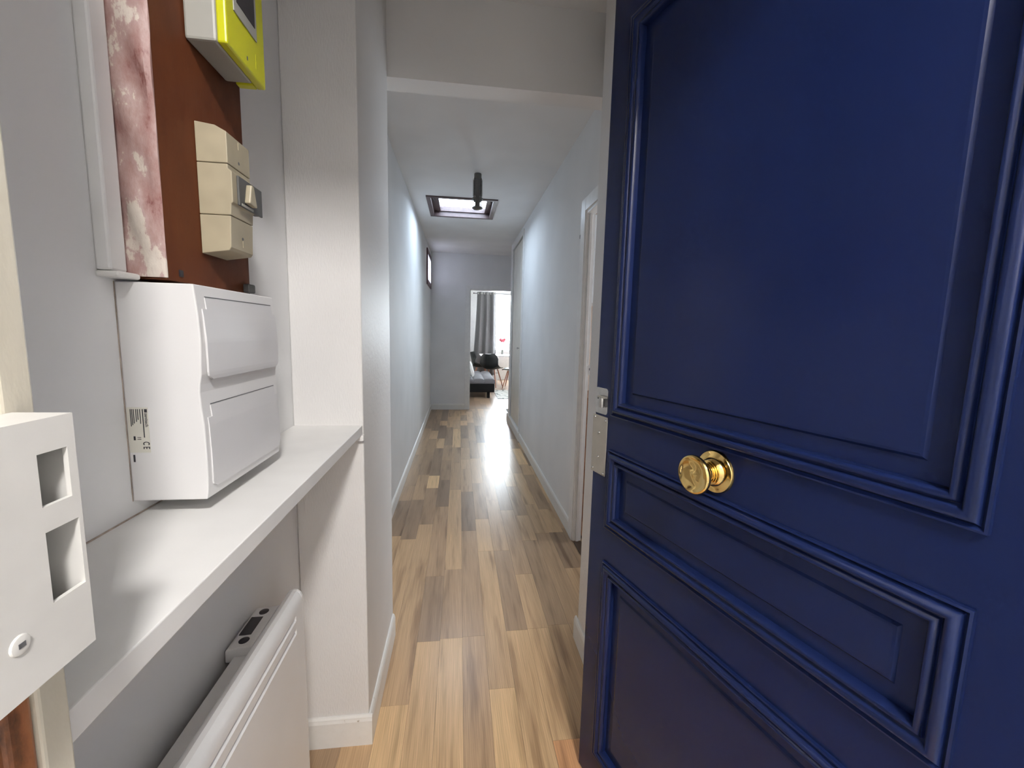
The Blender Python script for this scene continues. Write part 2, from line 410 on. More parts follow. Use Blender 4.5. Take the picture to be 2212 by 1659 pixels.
# entrance wall round the front door
ew = MB(); ew.box(-1.7, -0.35, 0.13, 0.318, 0, 3.05); ew.box(0.70, 2.1, 0.13, 0.318, 0, 3.05); ew.box(-0.35, 0.70, 0.13, 0.318, 2.30, 3.05)
struct('wall_entrance', ew, M['wall'], 'wall round the entrance door opening')
# landing
lw = MB(); lw.box(-1.7, -1.6, -2.0, 0.13, 0, 3.05); lw.box(2.0, 2.1, -2.0, 0.13, 0, 3.05); lw.box(-1.7, 2.1, -2.1, -2.0, 0, 3.05)
struct('wall_landing', lw, M['landing'], 'beige stairwell walls of the landing')
# side room
SW = (1.85, 2.85, 0.95, 2.05)
sw = MB(); sw.box(XR+0.05, 2.75, 3.25, 3.35, 0, 2.5); sw.box(XR+0.05, 2.75, 0.9, 1.0, 0, 2.5)
sw.box(2.65, 2.75, 1.0, SW[0], 0, 2.5); sw.box(2.65, 2.75, SW[1], 3.25, 0, 2.5); sw.box(2.65, 2.75, SW[0], SW[1], 0, SW[2]); sw.box(2.65, 2.75, SW[0], SW[1], SW[3], 2.5)
struct('wall_side_room', sw, M['beige_wall'], 'beige walls of the side room')
# living room
LW = (0.455, 2.45, 0.80, 2.44)
wv = MB(); wv.box(-1.5, LW[0], 12.0, 12.14, 0, 2.62); wv.box(LW[1], 3.4, 12.0, 12.14, 0, 2.62)
wv.box(LW[0], LW[1], 12.0, 12.14, 0, LW[2]); wv.box(LW[0], LW[1], 12.0, 12.14, LW[3], 2.62)
wv.box(-1.6, -1.5, 7.45, 12.14, 0, 2.62); wv.box(3.4, 3.5, 7.45, 12.14, 0, 2.62); wv.box(1.9, 3.5, 7.33, 7.45, 0, 2.62); wv.box(-1.6, -0.62, 7.33, 7.45, 0, 2.62)
struct('wall_living_room', wv, M['trim'], 'white walls of the far living room')

# baseboards
def skirting(name, mb_list, label):
    mb = MB()
    for poly, axis, a, b in mb_list: mb.prism(poly, axis, a, b)
    return struct(name, mb, M['skirt'], label, 'baseboard')
def prof(base, out, h=0.10, t=0.012):   # base: wall coordinate, out: +1/-1 direction
    return [(base, 0), (base+out*t, 0), (base+out*t, h-0.018), (base+out*t*0.8, h-0.010), (base+out*t*0.75, h-0.006), (base+out*t*0.4, h), (base, h)]
skirting('baseboard_left', [(prof(XL, 1), 'y', 1.81, YF)], 'white baseboard along the left corridor wall')
skirting('baseboard_right', [(prof(XR, -1), 'y', 2.684, 5.15)], 'white baseboard along the right corridor wall')
skirting('baseboard_right_closet', [(prof(XR, -1, 0.115, 0.022), 'y', 5.15, 6.49)], 'white plinth board under the corridor closet')
skirting('baseboard_far', [(prof(YF, -1), 'x', XL, FX0-0.075)], 'white baseboard on the far wall')
skirting('baseboard_left_pier', [(prof(1.30, -1, 0.105), 'x', XL, XLP+0.012), (prof(XLP, 1, 0.105), 'y', 1.3002, 1.80)], 'scuffed white baseboard wrapping the left pier')
skirting('baseboard_right_pier', [(prof(XRP, -1, 0.105), 'y', 1.25, 1.715)], 'white baseboard on the right pier behind the blue door')

# ------------------------------------------------------------------ entrance door frame (left jamb)
jf = empty('trim_1', (-0.285, 0.30, 0), label='worn beige door frame with bare brown wood at left edge', cat='door frame', kind='structure')
def jp(name, mat, x0, x1, y0, y1, z0, z1, bev=0.002):
    return B(x0+0.285, x1+0.285, y0-0.30, y1-0.30, z0, z1).build(name, mat, jf, bevel=bev)
jp('painted_jamb', M['jamb'], -0.352, -0.285, 0.298, 0.3195, 0.0, 2.30)
jp('upper_jamb', M['jamb'], -0.352, -0.287, 0.262, 0.2975, 1.20, 2.30, 0.004)
jp('bare_wood_jamb', M['jambwood'], -0.352, -0.288, 0.279, 0.2975, 0.0, 1.199, 0.003)
jp('outer_stop', M['blue'], -0.352, -0.292, 0.13, 0.276, 0.0, 2.30)
jp('head', M['jamb'], -0.285, 0.70, 0.262, 0.318, 2.245, 2.30)
jp('hinge_jamb', M['blue'], 0.668, 0.70, 0.13, 0.318, 0.0, 2.245)

# lock keeper
kp = empty('lock_keeper', (-0.2845, 0.273, 1.15), label='white metal lock keeper box with two rectangular bolt holes on the jamb', cat='lock keeper')
def kbox(mb, x0, x1, y0, y1, z0, z1): return mb.box(x0+0.2845, x1+0.2845, y0-0.273, y1-0.273, z0-1.15, z1-1.15)
ky0, ky1, kz0, kz1, kx0, kx1 = 0.222, 0.3035, 1.150, 1.311, -0.2845, -0.25
h1 = (0.2775, 0.2975, 1.257, 1.290); h2 = (0.2775, 0.3005, 1.195, 1.241)
k = MB(); t = 0.003
for (a, b_, c_, d) in [(ky0, h1[0], kz0, kz1), (h1[0], ky1, h1[3], kz1), (h1[0], ky1, h2[3], h1[2]), (h1[0], ky1, kz0, h2[2]), (h1[1], ky1, h1[2], h1[3]), (h2[1], ky1, h2[2], h2[3])]:
    kbox(k, kx1-t, kx1, a, b_, c_, d)
k.build('face_plate', M['keeper'], kp)
k = MB(); kbox(k, kx0, kx1-t, ky0, ky1, kz1-t, kz1); kbox(k, kx0, kx1-t, ky0, ky1, kz0, kz0+t); kbox(k, kx0, kx1-t, ky1-0.0022, ky1, kz0+t, kz1-t); kbox(k, kx0, kx1-t, ky0, ky0+t, kz0+t, kz1-t)
k.build('side_walls', M['keeper'], kp)
k = MB(); kbox(k, kx0, kx0+0.001, ky0+t, ky1-t, kz0+t, kz1-t); k.build('back_plate', M['slot'], kp)
sc_ = MB(); sc_.lathe([(0.0062, 0), (0.0056, 0.0010), (0.0050, 0.0012), (0.0010, 0.0013)], (kx1+0.2845, 0.2555-0.273, 1.184-1.15), 'x', 16); so_ = sc_.build('screw', M['keeper'], kp, smooth=True)
B(kx1+0.2845+0.0012, kx1+0.2845+0.0016, 0.2535-0.273, 0.2575-0.273, 0.0325, 0.0355).build('screw_slot', M['slot'], so_)

# ------------------------------------------------------------------ blue entrance door
DA = math.radians(15.75)
dvec = Vector((math.sin(DA), -math.cos(DA), 0)); P0 = Vector((0.3905, 1.1555, 0)); DWID = 0.87
hinge = P0 + dvec*DWID
door = empty('door_1', (hinge.x, hinge.y, 0.008), math.atan2(-dvec.y, -dvec.x), label='open navy blue panelled entrance door with a round brass knob', cat='door', kind='structure')
DH, DT = 2.228, 0.042
def U(u): return DWID-u
PAN = [(0.076, 0.797, 1.143, 2.125), (0.074, 0.797, 0.826, 1.050), (0.074, 0.797, 0.115, 0.728)]
fr = MB(); IN = 0.040
zs = [0.0, PAN[2][2]+IN, PAN[2][3]-IN, PAN[1][2]+IN, PAN[1][3]-IN, PAN[0][2]+IN, PAN[0][3]-IN, DH]
ua, ub = PAN[0][0]+IN, PAN[0][1]-IN
fr.box(U(ua), U(0), -DT, 0, 0, DH); fr.box(U(DWID), U(ub), -DT, 0, 0, DH)
for i in (0, 2, 4, 6): fr.box(U(ub), U(ua), -DT, 0, zs[i], zs[i+1])
fr.build('door_leaf', M['blue'], door)
MOULD = [(0, 0.0), (0.0005, 0.0065), (0.0035, 0.0075), (0.006, 0.0045), (0.0075, 0.003), (0.010, 0.0065), (0.013, 0.0105), (0.017, 0.0125), (0.021, 0.0115), (0.0245, 0.0075), (0.0265, 0.002),
         (0.028, 0.0015), (0.030, 0.006), (0.033, 0.0085), (0.036, 0.0085), (0.0385, 0.006), (0.0405, -0.002), (0.041, -0.010)]
FIELD = [(0.0405, -0.0100), (0.068, -0.0100), (0.0720, -0.0060), (0.076, -0.0056)]
def rect_rings(profile, p, close):
    u0, u1, z0, z1 = p; vs = []; fs = []
    for o, h in profile:
        vs += [(U(u0+o), h, z0+o), (U(u1-o), h, z0+o), (U(u1-o), h, z1-o), (U(u0+o), h, z1-o)]
    for i in range(len(profile)-1):
        for k in range(4): fs.append((i*4+k, i*4+(k+1) % 4, (i+1)*4+(k+1) % 4, (i+1)*4+k))
    if close: fs.append(tuple((len(profile)-1)*4+k for k in range(4)))
    m = MB(); m.add(vs, fs); return m
for p in PAN:
    m = rect_rings(MOULD, p, False)
    mo = m.build('moulding', M['blue'], door)
    for fc in mo.data.polygons: fc.use_smooth = True
    mo.data.set_sharp_from_angle(angle=math.radians(55))
    rect_rings(FIELD, p, True).build('panel', M['blue'], door)
    B(U(p[1]-0.03), U(p[0]+0.03), -DT+0.012, -0.0108, p[2]+0.03, p[3]-0.03).build('panel_back', M['blue'], door)
# knob
kz = 1.098; ku = U(0.420)
rose = MB().lathe([(0.0425, 0.0), (0.0425, 0.003), (0.0405, 0.006), (0.034, 0.0075), (0.030, 0.0095), (0.0285, 0.0095), (0.027, 0.013), (0.0235, 0.0165), (0.0235, 0.019), (0.0215, 0.0195), (0.0215, 0.0225), (0.0195, 0.023), (0.0195, 0.026), (0.0175, 0.0265), (0.0175, 0.030), (0.0165, 0.033), (0.0165, 0.042), (0.020, 0.0455)], (ku, 0, kz), 'y', 48).build('rose', M['brass'], door, smooth=True)
kb = MB(); seg = 72; rings = []
outer = [(0.018, 0.0445), (0.028, 0.047), (0.0355, 0.0505), (0.0378, 0.0545), (0.0378, 0.0585), (0.0360, 0.0615), (0.0335, 0.0625), (0.0315, 0.0615)]
vs = []; fs = []
def swirl(r, a): return 0.0015*math.sin(3*a+r*150)*(r/0.03)*(1-(r/0.0315)**6)
face = [(r, 0.0560+0.0055*(r/0.0315)**4+0.003*math.exp(-(r/0.006)**2)) for r in (0.0300, 0.0280, 0.0255, 0.0225, 0.0195, 0.0165, 0.0135, 0.0105, 0.0075, 0.0045, 0.002)]
for i, (r, h_) in enumerate(outer+face):
    for q in range(seg):
        a = 2*PI*q/seg; hh = h_+(swirl(r, a) if i >= len(outer) else 0)
        vs.append((ku+r*math.cos(a), hh, kz+r*math.sin(a)))
nr = len(outer+face)
for i in range(nr-1):
    for q in range(seg): fs.append((i*seg+q, i*seg+(q+1) % seg, (i+1)*seg+(q+1) % seg, (i+1)*seg+q))
fs.append(tuple(range((nr-1)*seg, nr*seg))); fs.append(tuple(range(seg)))
kb.add(vs, fs); kb.build('knob', M['brass'], rose, smooth=True)
# guard plate and night latch at the free edge
gp = B(U(0.060), U(-0.009), 0.0, 0.0022, 0.966, 1.134).build('guard_plate', M['steel'], door, bevel=0.0008, seg=1)
for (u_, z_) in [(0.001, 1.127), (0.052, 1.124), (0.024, 1.085), (0.024, 1.015), (0.0, 0.976), (0.051, 0.972)]:
    MB().lathe([(0.0036, 0.0), (0.0034, 0.0010), (0.0022, 0.0022), (0.0006, 0.0026)], (U(u_), 0.0022, z_), 'y', 12).build('screw', M['chrome'], gp, smooth=True)
def rr_poly(x0, x1, z0, z1, r, n=5):
    P = []
    for cx, cz, a0 in ((x1-r, z1-r, 0), (x0+r, z1-r, 90), (x0+r, z0+r, 180), (x1-r, z0+r, 270)):
        for i in range(n+1): a = math.radians(a0+90*i/n); P.append((cx+r*math.cos(a), cz+r*math.sin(a)))
    return P
lp = MB().prism(rr_poly(U(0.056), U(-0.001), 1.140, 1.213, 0.009), 'y', 0.0, 0.0016).build('latch_plate', M['chrome'], door)
MB().prism(rr_poly(U(0.055), U(0.018), 1.162, 1.192, 0.005), 'y', 0.0016, 0.0020).build('latch_recess', M['slot'], lp)
MB().lathe([(0.0085, 1.160), (0.0095, 1.163), (0.0095, 1.184), (0.0085, 1.188)], (U(0.036), 0.006, 0), 'z', 20).build('bolt_barrel', M['chrome'], lp, smooth=True)
B(U(0.055), U(0.020), 0.002, 0.012, 1.186, 1.191).build('bolt_bar', M['steel'], lp, bevel=0.001)
MB().lathe([(0.0022, 0.0016), (0.0022, 0.0021), (0.0012, 0.0021)], (U(0.010), 0, 1.182), 'y', 10).build('screw_hole', M['dark'], lp)

# ------------------------------------------------------------------ niche: shelf, consumer unit, meter board, radiator
shelf = tag(B(XL, -0.290, 0.3195, 1.30, 1.050, 1.078).build('wall_shelf', M['laminate'], bevel=0.0015), 'long white laminate shelf under the fuse box', 'shelf')
M['stain'] = plain('brown_joint_stain', (0.40, 0.33, 0.28), 0.8, var=0.4, vs=40)
B(XL+0.0002, XL+0.0018, 0.42, 0.80, 1.0781, 1.0800).build('joint_line', M['stain'], shelf)
shelf_b = B(-0.335, XLP+0.002, 1.286, 1.2995, 1.032, 1.0495).build('shelf_cleat', M['trim'], shelf)

cu = empty('fuse_box', (XL, 0.81, 1.102), label='white two-row fuse box with closed lids above the shelf', cat='fuse box')
def cul(x, y, z): return (x-XL, y-0.81, z-1.102)
PROF = [(1.102, -0.3840), (1.118, -0.3820), (1.138, -0.3808), (1.177, -0.3806), (1.218, -0.3815), (1.245, -0.3838), (1.268, -0.3848), (1.280, -0.3838), (1.295, -0.3810), (1.345, -0.3788), (1.380, -0.3800), (1.405, -0.3822), (1.428, -0.3845)]
def cux(z):
    for (a, xa), (b_, xb) in zip(PROF, PROF[1:]):
        if a <= z <= b_: return xa+(xb-xa)*(z-a)/(b_-a)
    return PROF[-1][1]
poly = [(XL-XL, 0.0)]+[(x-XL, z-1.102) for z, x in PROF]+[(0, 1.428-1.102)]
MB().prism(poly, 'y', 0.677-0.81, 0.941-0.81).build('housing', M['plastic'], cu, bevel=0.0018, angle=50)
def lid(y0, y1, z0, z1, bulge, name='lid'):
    rows = []; R = 0.012
    n = 22
    for i in range(n+1):
        z = z0+(z1-z0)*i/n
        e = 0.0
        if z < z0+R: e = R-math.sqrt(max(0, R*R-(R-(z-z0))**2))
        if z > z1-0.019: e = 0.011
        tt = (z-z0)/(z1-z0)
        rows.append((z, y0+e, y1-e, cux(z)+0.0012+bulge*(1-tt)**1.3))
    # sharp notch: duplicate rows
    out = []
    for i, r_ in enumerate(rows):
        if i and abs(r_[1]-rows[i-1][1]) > 0.008 and r_[0] > z1-0.03: out.append((r_[0]-1e-5, rows[i-1][1], rows[i-1][2], r_[3]))
        out.append(r_)
    m = MB(); nn = len(out); vs = []; fs = []
    for z, a, b_, x in out:
        vs += [cul(x, a, z), cul(x, b_, z), cul(x-0.0030, a, z), cul(x-0.0030, b_, z)]
    for i in range(nn-1):
        p = i*4; q = p+4
        fs += [(p, p+1, q+1, q), (p+2, q+2, q+3, p+3), (p, q, q+2, p+2), (p+1, p+3, q+3, q+1)]
    fs += [(0, 2, 3, 1), ((nn-1)*4, (nn-1)*4+1, (nn-1)*4+3, (nn-1)*4+2)]
    m.add(vs, fs)
    return m.build(name, M['lid'], cu)
lid(0.688, 0.936, 1.287, 1.4095, 0.0045); lid(0.688, 0.936, 1.117, 1.246, 0.0012)
# dark seam above each lid
for zt in (1.4105, 1.2470):
    B(cux(zt)-XL-0.0005, cux(zt)-XL+0.0006, 0.700-0.81, 0.925-0.81, zt-1.102, zt-1.102+0.0013).build('lid_seam', M['slot'], cu)
B(0.0002, 0.0010, 0.6757-0.81, 0.6769-0.81, 0.0, 0.326).build('sealant_line', M['stain'], cu)
# rating label on the near side face
st = B(-0.486-XL, -0.4575-XL, 0.6764-0.81, 0.677-0.81, 1.1775-1.102, 1.246-1.102).build('rating_label', M['sticker'], cu)
def bar(x0, x1, z0, z1): B(x0-XL, x1-XL, 0.6761-0.81, 0.6764-0.81, z0-1.102, z1-1.102).build('print', M['ink'], st)
def text(body, size, x, z, parent, mat, bold=0.0, sx=1.0):
    cu_ = bpy.data.curves.new('print', 'FONT'); cu_.body = body; cu_.size = size; cu_.offset = bold; cu_.resolution_u = 3
    tmp = bpy.data.objects.new('print_tmp', cu_); COL.objects.link(tmp)
    dg = bpy.context.evaluated_depsgraph_get(); me = bpy.data.meshes.new_from_object(tmp.evaluated_get(dg))
    bpy.data.objects.remove(tmp)
    # text x axis -> -Z, text y axis -> +X, on a face looking to -Y
    for v in me.vertices:
        tx, ty = v.co.x*sx, v.co.y
        v.co = (x-XL+ty, 0.6760-0.81, z-1.102-tx)
    me.materials.append(mat)
    o = bpy.data.objects.new('print', me); COL.objects.link(o); o.parent = parent
    return o
bar(-0.4620, -0.4580-0.0003, 1.2385, 1.2435)
text('zenitech', 0.0062, -0.4618, 1.2375, st, M['ink'], 0.00012, 1.0)
text('C E', 0.0125, -0.4665, 1.1945, st, M['ink'], 0.00025, 0.62)
for i, (x, L) in enumerate([(-0.4650, 0.043), (-0.4684, 0.022), (-0.4714, 0.016), (-0.4738, 0.019), (-0.4770, 0.0215), (-0.4792, 0.024), (-0.4812, 0.026)]):
    bar(x, x+(0.0010 if i else 0.0013), 1.2435-L, 1.2435)
bar(-0.4790, -0.4765, 1.1965, 1.2025)
for zz in (1.2005, 1.1975): bar(-0.4740, -0.4690, zz, zz+0.0006)
B(-0.4820-XL, -0.4795-XL, 0.6766-0.81, 0.677-0.81, 1.163-1.102, 1.174-1.102).build('stamp', M['ink'], cu)

mbd = empty('meter_board', (XL, 0.80, 1.434), label='brown wooden meter board with scraped pinkish near edge', cat='meter board')
def ml(mb, x0, x1, y0, y1, z0, z1): return mb.box(x0-XL, x1-XL, y0-0.80, y1-0.80, z0-1.434, z1-1.434)
ml(MB(), XL, -0.4285, 0.693, 0.945, 1.434, H-0.004).build('board', M['board'], mbd, bevel=0.001)
# scraped near edge: uneven plaster and paint skin
def scr(u, v):
    x = XL+0.001+u*0.0605; z = 1.437+v*(H-0.01-1.437)
    d = 0.0045+0.003*math.sin(u*9+z*31)*math.sin(z*17+1)+0.002*math.sin(z*53+u*4)
    e = 0 if (0.02 < u < 0.98) else -0.0035
    return (x-XL, 0.693-d-e-0.80, z-1.434)
MB().grid(scr, 10, 90, lambda u, v: (XL+0.001+u*0.0605-XL, 0.6929-0.80, 1.437+v*(H-0.01-1.437)-1.434)).build('scraped_edge', M['worn'], mbd, smooth=True)
ml(MB(), -0.4285, -0.4265, 0.722, 0.730, 1.442, 1.452).build('screw_plug', M['dark'], mbd)
cl = ml(MB(), -0.4285, -0.415, 0.915, 0.940, 1.4345, 1.452); cl.build('cable_clamp', M['greybrown'], mbd, bevel=0.003)
bt = empty('trim_2', (XL, 0.66, 1.44), label='white bevelled trim strip beside the brown meter board', cat='trim', kind='structure')
B(0, 0.019, 0.648-0.66, 0.678-0.66, 0, H-1.44-0.002).build('trim_strip', M['trim'], bt, bevel=0.003)
B(0, 0.010, 0.6785-0.66, 0.6885-0.66, 0.004, H-1.44-0.002).build('trim_fillet', M['trim'], bt)
B(0, 0.030, 0.646-0.66, 0.6865-0.66, -0.009, -0.0005).build('trim_foot', M['skirt'], bt, bevel=0.003)

# electricity meter
em = empty('electricity_meter', (-0.428, 0.84, 1.809), label='lime yellow fronted electricity meter at the top of the board', cat='meter')
def el(mb, x0, x1, y0, y1, z0, z1): return mb.box(x0+0.428, x1+0.428, y0-0.84, y1-0.84, z0-1.809, z1-1.809)
el(MB(), -0.428, -0.3815, 0.774, 0.893, 1.8105, 2.03).build('body', M['grey_plastic'], em, bevel=0.004)
yc = MB(); el(yc, -0.381, -0.366, 0.774, 0.909, 1.809, 2.032)
yc.build('front_cover', M['yellow'], em, bevel=0.003)
el(MB(), -0.412, -0.3812, 0.8935, 0.909, 1.809, 2.032).build('side_cover', M['yellow'], em, bevel=0.002)
lc = el(MB(), -0.3660, -0.3640, 0.797, 0.876, 1.872, 2.01).build('display_window', M['grey_plastic'], em, bevel=0.0008)
el(MB(), -0.3640, -0.3634, 0.806, 0.868, 1.890, 1.985).build('display', M['dark'], lc)
el(MB(), -0.3660, -0.3655, 0.8375, 0.8405, 1.822, 1.828).build('cover_screw', M['slot'], em)
el(MB(), -0.3660, -0.3655, 0.871, 0.8725, 1.826, 1.850).build('cover_rib', M['yellow'], em)

# old main breaker
cb = empty('main_breaker', (-0.428, 0.825, 1.488), label='aged cream main breaker with dark rotary switch on the board', cat='breaker')
def bl(mb, x0, x1, y0, y1, z0, z1): return mb.box(x0+0.428, x1+0.428, y0-0.825, y1-0.825, z0-1.488, z1-1.488)
def cbprism(pts, y0, y1): return MB().prism([(x+0.428, z-1.488) for x, z in pts], 'y', y0-0.825, y1-0.825)
cbprism([(-0.428, 1.488), (-0.385, 1.495), (-0.382, 1.500), (-0.380, 1.551), (-0.428, 1.551)], 0.785, 0.861).build('lower_cover', M['cream'], cb, bevel=0.0012)
cbprism([(-0.428, 1.552), (-0.3795, 1.552), (-0.3785, 1.570), (-0.3755, 1.573), (-0.3755, 1.622), (-0.381, 1.626), (-0.381, 1.633), (-0.428, 1.633)], 0.785, 0.861).build('middle_section', M['cream'], cb, bevel=0.0012)
cbprism([(-0.428, 1.634), (-0.3805, 1.634), (-0.3805, 1.683), (-0.398, 1.692), (-0.428, 1.696)], 0.785, 0.861).build('upper_cover', M['cream'], cb, bevel=0.0012)
sp = bl(MB(), -0.3755, -0.3715, 0.799, 0.884, 1.572, 1.620).build('switch_plate', M['greybrown'], cb, bevel=0.0012)
bl(MB(), -0.3860, -0.3756, 0.8615, 0.883, 1.574, 1.619).build('switch_plate_side', M['greybrown'], sp)
rk = MB().prism([(0.814-0.825, 1.580-1.488), (0.842-0.825, 1.578-1.488), (0.832-0.825, 1.612-1.488), (0.823-0.825, 1.613-1.488)], 'x', 0.0565, 0.0665)
rk.build('toggle', M['cream'], sp, bevel=0.0022)
bl(MB(), -0.3715, -0.3706, 0.806, 0.846, 1.573, 1.577).build('toggle_slot', M['grey_plastic'], sp)
for (z_, y_) in ((1.646, 0.822), (1.520, 0.822)):
    MB().lathe([(0.0028, 0.0), (0.0028, 0.0006), (0.0012, 0.0007)], (0.0470 if z_ > 1.6 else 0.0475, y_-0.825, z_-1.488), 'x', 10).build('cover_screw', M['slot'], cb)
for z_ in (1.668, 1.506):
    bl(MB(), -0.3806, -0.3796, 0.8215, 0.8228, z_, z_+0.012).build('cover_rib', M['cream'], cb)

# electric radiator under the shelf
rad = empty('electric_radiator', (XL, 0.68, 0.16), label='white electric panel radiator mounted below the shelf', cat='radiator')
RY0, RY1 = 0.335, 1.03
def rp(poly, y0, y1): return MB().prism([(x-XL, z-0.16) for x, z in poly], 'y', y0-0.68, y1-0.68)
NOSE = [(-0.3800, 0.697), (-0.3812, 0.708), (-0.3855, 0.718), (-0.393, 0.7245), (-0.402, 0.7255), (-0.411, 0.721), (-0.419, 0.712), (-0.425, 0.700), (-0.429, 0.686), (-0.431, 0.18)]
GRO = [(-0.380, 0.18), (-0.380, 0.6405), (-0.3905, 0.6525), (-0.3905, 0.6535), (-0.380, 0.6540), (-0.380, 0.6740), (-0.3905, 0.6860), (-0.3905, 0.6870), (-0.380, 0.6875)]
fp = rp(GRO+NOSE, RY0, 0.982).build('front_panel', M['radiator'], rad)
for pg in fp.data.polygons: pg.use_smooth = True
fp.data.set_sharp_from_angle(angle=math.radians(28))
ec = rp([(-0.380, 0.18)]+NOSE, 0.982, RY1-0.006).build('end_section', M['radiator'], rad)
for pg in ec.data.polygons: pg.use_smooth = True
ec.data.set_sharp_from_angle(angle=math.radians(28))
ecap = rp([(-0.3797, 0.178), (-0.3797, 0.697), (-0.381, 0.709), (-0.385, 0.719), (-0.393, 0.7253), (-0.402, 0.7263), (-0.411, 0.722), (-0.419, 0.713), (-0.428, 0.69), (-0.4305, 0.178)], RY1-0.006, RY1+0.002).build('end_cap', M['radiator'], rad, bevel=0.0006)
rp([(-0.464, 0.20), (-0.4315, 0.20), (-0.4315, 0.684), (-0.461, 0.682), (-0.464, 0.679)], RY0, RY1-0.02).build('rear_casing', M['radiator'], rad)
for y_ in (0.45, 0.92): B(0, -0.464-XL, y_-0.02-0.68, y_+0.02-0.68, 0.20, 0.40).build('wall_bracket', M['steel'], rad)
th = rp([(-0.480, 0.668), (-0.4255, 0.668), (-0.4255, 0.704), (-0.474, 0.700), (-0.480, 0.694)], 0.868, 1.004).build('thermostat', M['plastic'], rad, bevel=0.003)
def thp(x, z, y): return (x-XL, y-0.68, z-0.16)
dsp = MB().prism([(0.907-0.68, 0), (0.966-0.68, 0), (0.966-0.68, 0.0012), (0.907-0.68, 0.0012)], 'x', -0.470-XL, -0.434-XL)
dso = dsp.build('display', M['dark'], th); dso.location = (0, 0, 0.7012-0.16); dso.rotation_euler = (0, 0, 0)
for y_ in (0.890, 0.984):
    MB().lathe([(0.0105, 0.5405), (0.0105, 0.5425), (0.009, 0.5435)], (-0.451-XL, y_-0.68, 0), 'z', 18).build('button', M['dark'], th, smooth=True)

# ------------------------------------------------------------------ side doorway on the right
dc = empty('trim_3', (XR, 2.2, 0), label='white painted casing of the side doorway on the right', cat='door casing', kind='structure')
def cz(x0, x1, y0, y1, z0, z1, name, mat=M['trim'], bev=0.002): return B(x0-XR, x1-XR, y0-2.2, y1-2.2, z0, z1).build(name, mat, dc, bevel=bev)
cz(XR-0.014, XR, DY1-0.022, 2.682, 0, DZ+0.065, 'far_casing')
cz(XR-0.014, XR, DY0-0.06, DY1-0.023, DZ-0.012, DZ+0.065, 'head_casing')
cz(XR-0.006, XR+0.050, DY1-0.030, DY1-0.001, 0, DZ, 'far_jamb')
cz(XR-0.004, XR+0.050, DY0, DY1-0.031, DZ-0.03, DZ, 'head_jamb')
cz(XR+0.012, XR+0.030, DY1-0.044, DY1-0.0305, 0, DZ-0.03, 'door_stop')
cz(XR-0.004, XR+0.050, DY0, DY1-0.046, 0.0, 0.006, 'threshold', M['threshold'])
sp_ = B(0.8123-XR, 0.830-XR, DY1-0.030-2.2, DY1-0.026-2.2, 1.110, 1.175).build('strike_plate', M['trim'], dc)
B(0.8155-XR, 0.8255-XR, DY1-0.0306-2.2, DY1-0.030-2.2, 1.139, 1.154).build('strike_hole', M['dark'], sp_)
hk = B(XR-0.012, XR-0.0005, 2.690, 2.704, 1.965, 1.99); tag(hk.build('wall_hook', M['dark'], bevel=0.003), 'small dark hook on the wall beside the side doorway casing', 'hook')
wp = empty('wall_cabinet', (1.10, 3.04, 1.585), label='white wall cabinet glimpsed through the side doorway', cat='cabinet')
B(-0.18, 0.5, -0.10, 0.205, 0, 0.60).build('body', M['trim'], wp, bevel=0.003)
for i in range(2): B(-0.178+0.34*i, 0.158+0.34*i, -0.118, -0.1005, 0.003, 0.597).build('door', M['trim'], wp, bevel=0.002)
bcab = empty('base_cabinet', (1.10, 3.0, 0), label='brown wooden drawer cabinet glimpsed through the side doorway', cat='cabinet')
B(-0.22, 0.5, -0.14, 0.245, 0.0, 0.92).build('body', M['wood_brown'], bcab)
for i in range(5): B(-0.218, 0.498, -0.155, -0.1405, 0.06+0.17*i, 0.06+0.17*i+0.16).build('drawer', M['wood_brown'], bcab, bevel=0.002)

# ------------------------------------------------------------------ closet on the right wall
cs = empty('closet', (XR, 5.7, 0), label='tall cream built-in closet with folding doors on the right', cat='closet')
def cc(x0, x1, y0, y1, z0, z1, name, mat, bev=0.002): return B(x0-XR, x1-XR, y0-5.7, y1-5.7, z0, z1).build(name, mat, cs, bevel=bev)
cc(XR-0.016, XR, CY0-0.03, CY0+0.015, CZ0, CZ1+0.05, 'frame_side', M['trim'])
cc(XR-0.016, XR, CY1-0.015, CY1+0.09, CZ0, CZ1+0.05, 'frame_side', M['trim'])
cc(XR-0.016, XR, CY0+0.016, CY1-0.016, CZ1-0.012, CZ1+0.05, 'frame_head', M['trim'])
cc(XR+0.09, XR+0.099, CY0+0.002, CY1-0.002, CZ0+0.002, CZ1-0.002, 'back_panel', M['dark'])
lf = []
for a, b_ in ((CY0+0.018, 5.455), (5.462, 5.83), (5.837, CY1-0.03)):
    lf.append(cc(XR+0.004, XR+0.026, a, b_, CZ0+0.008, CZ1-0.022, 'door_leaf', M['closet']))
MB().lathe([(0.006, 0.0), (0.006, -0.012), (0.012, -0.018), (0.013, -0.026), (0.008, -0.031)], (0.004, 5.432-5.7, 1.162), 'x', 14).build('knob', M['chrome'], lf[0], smooth=True)

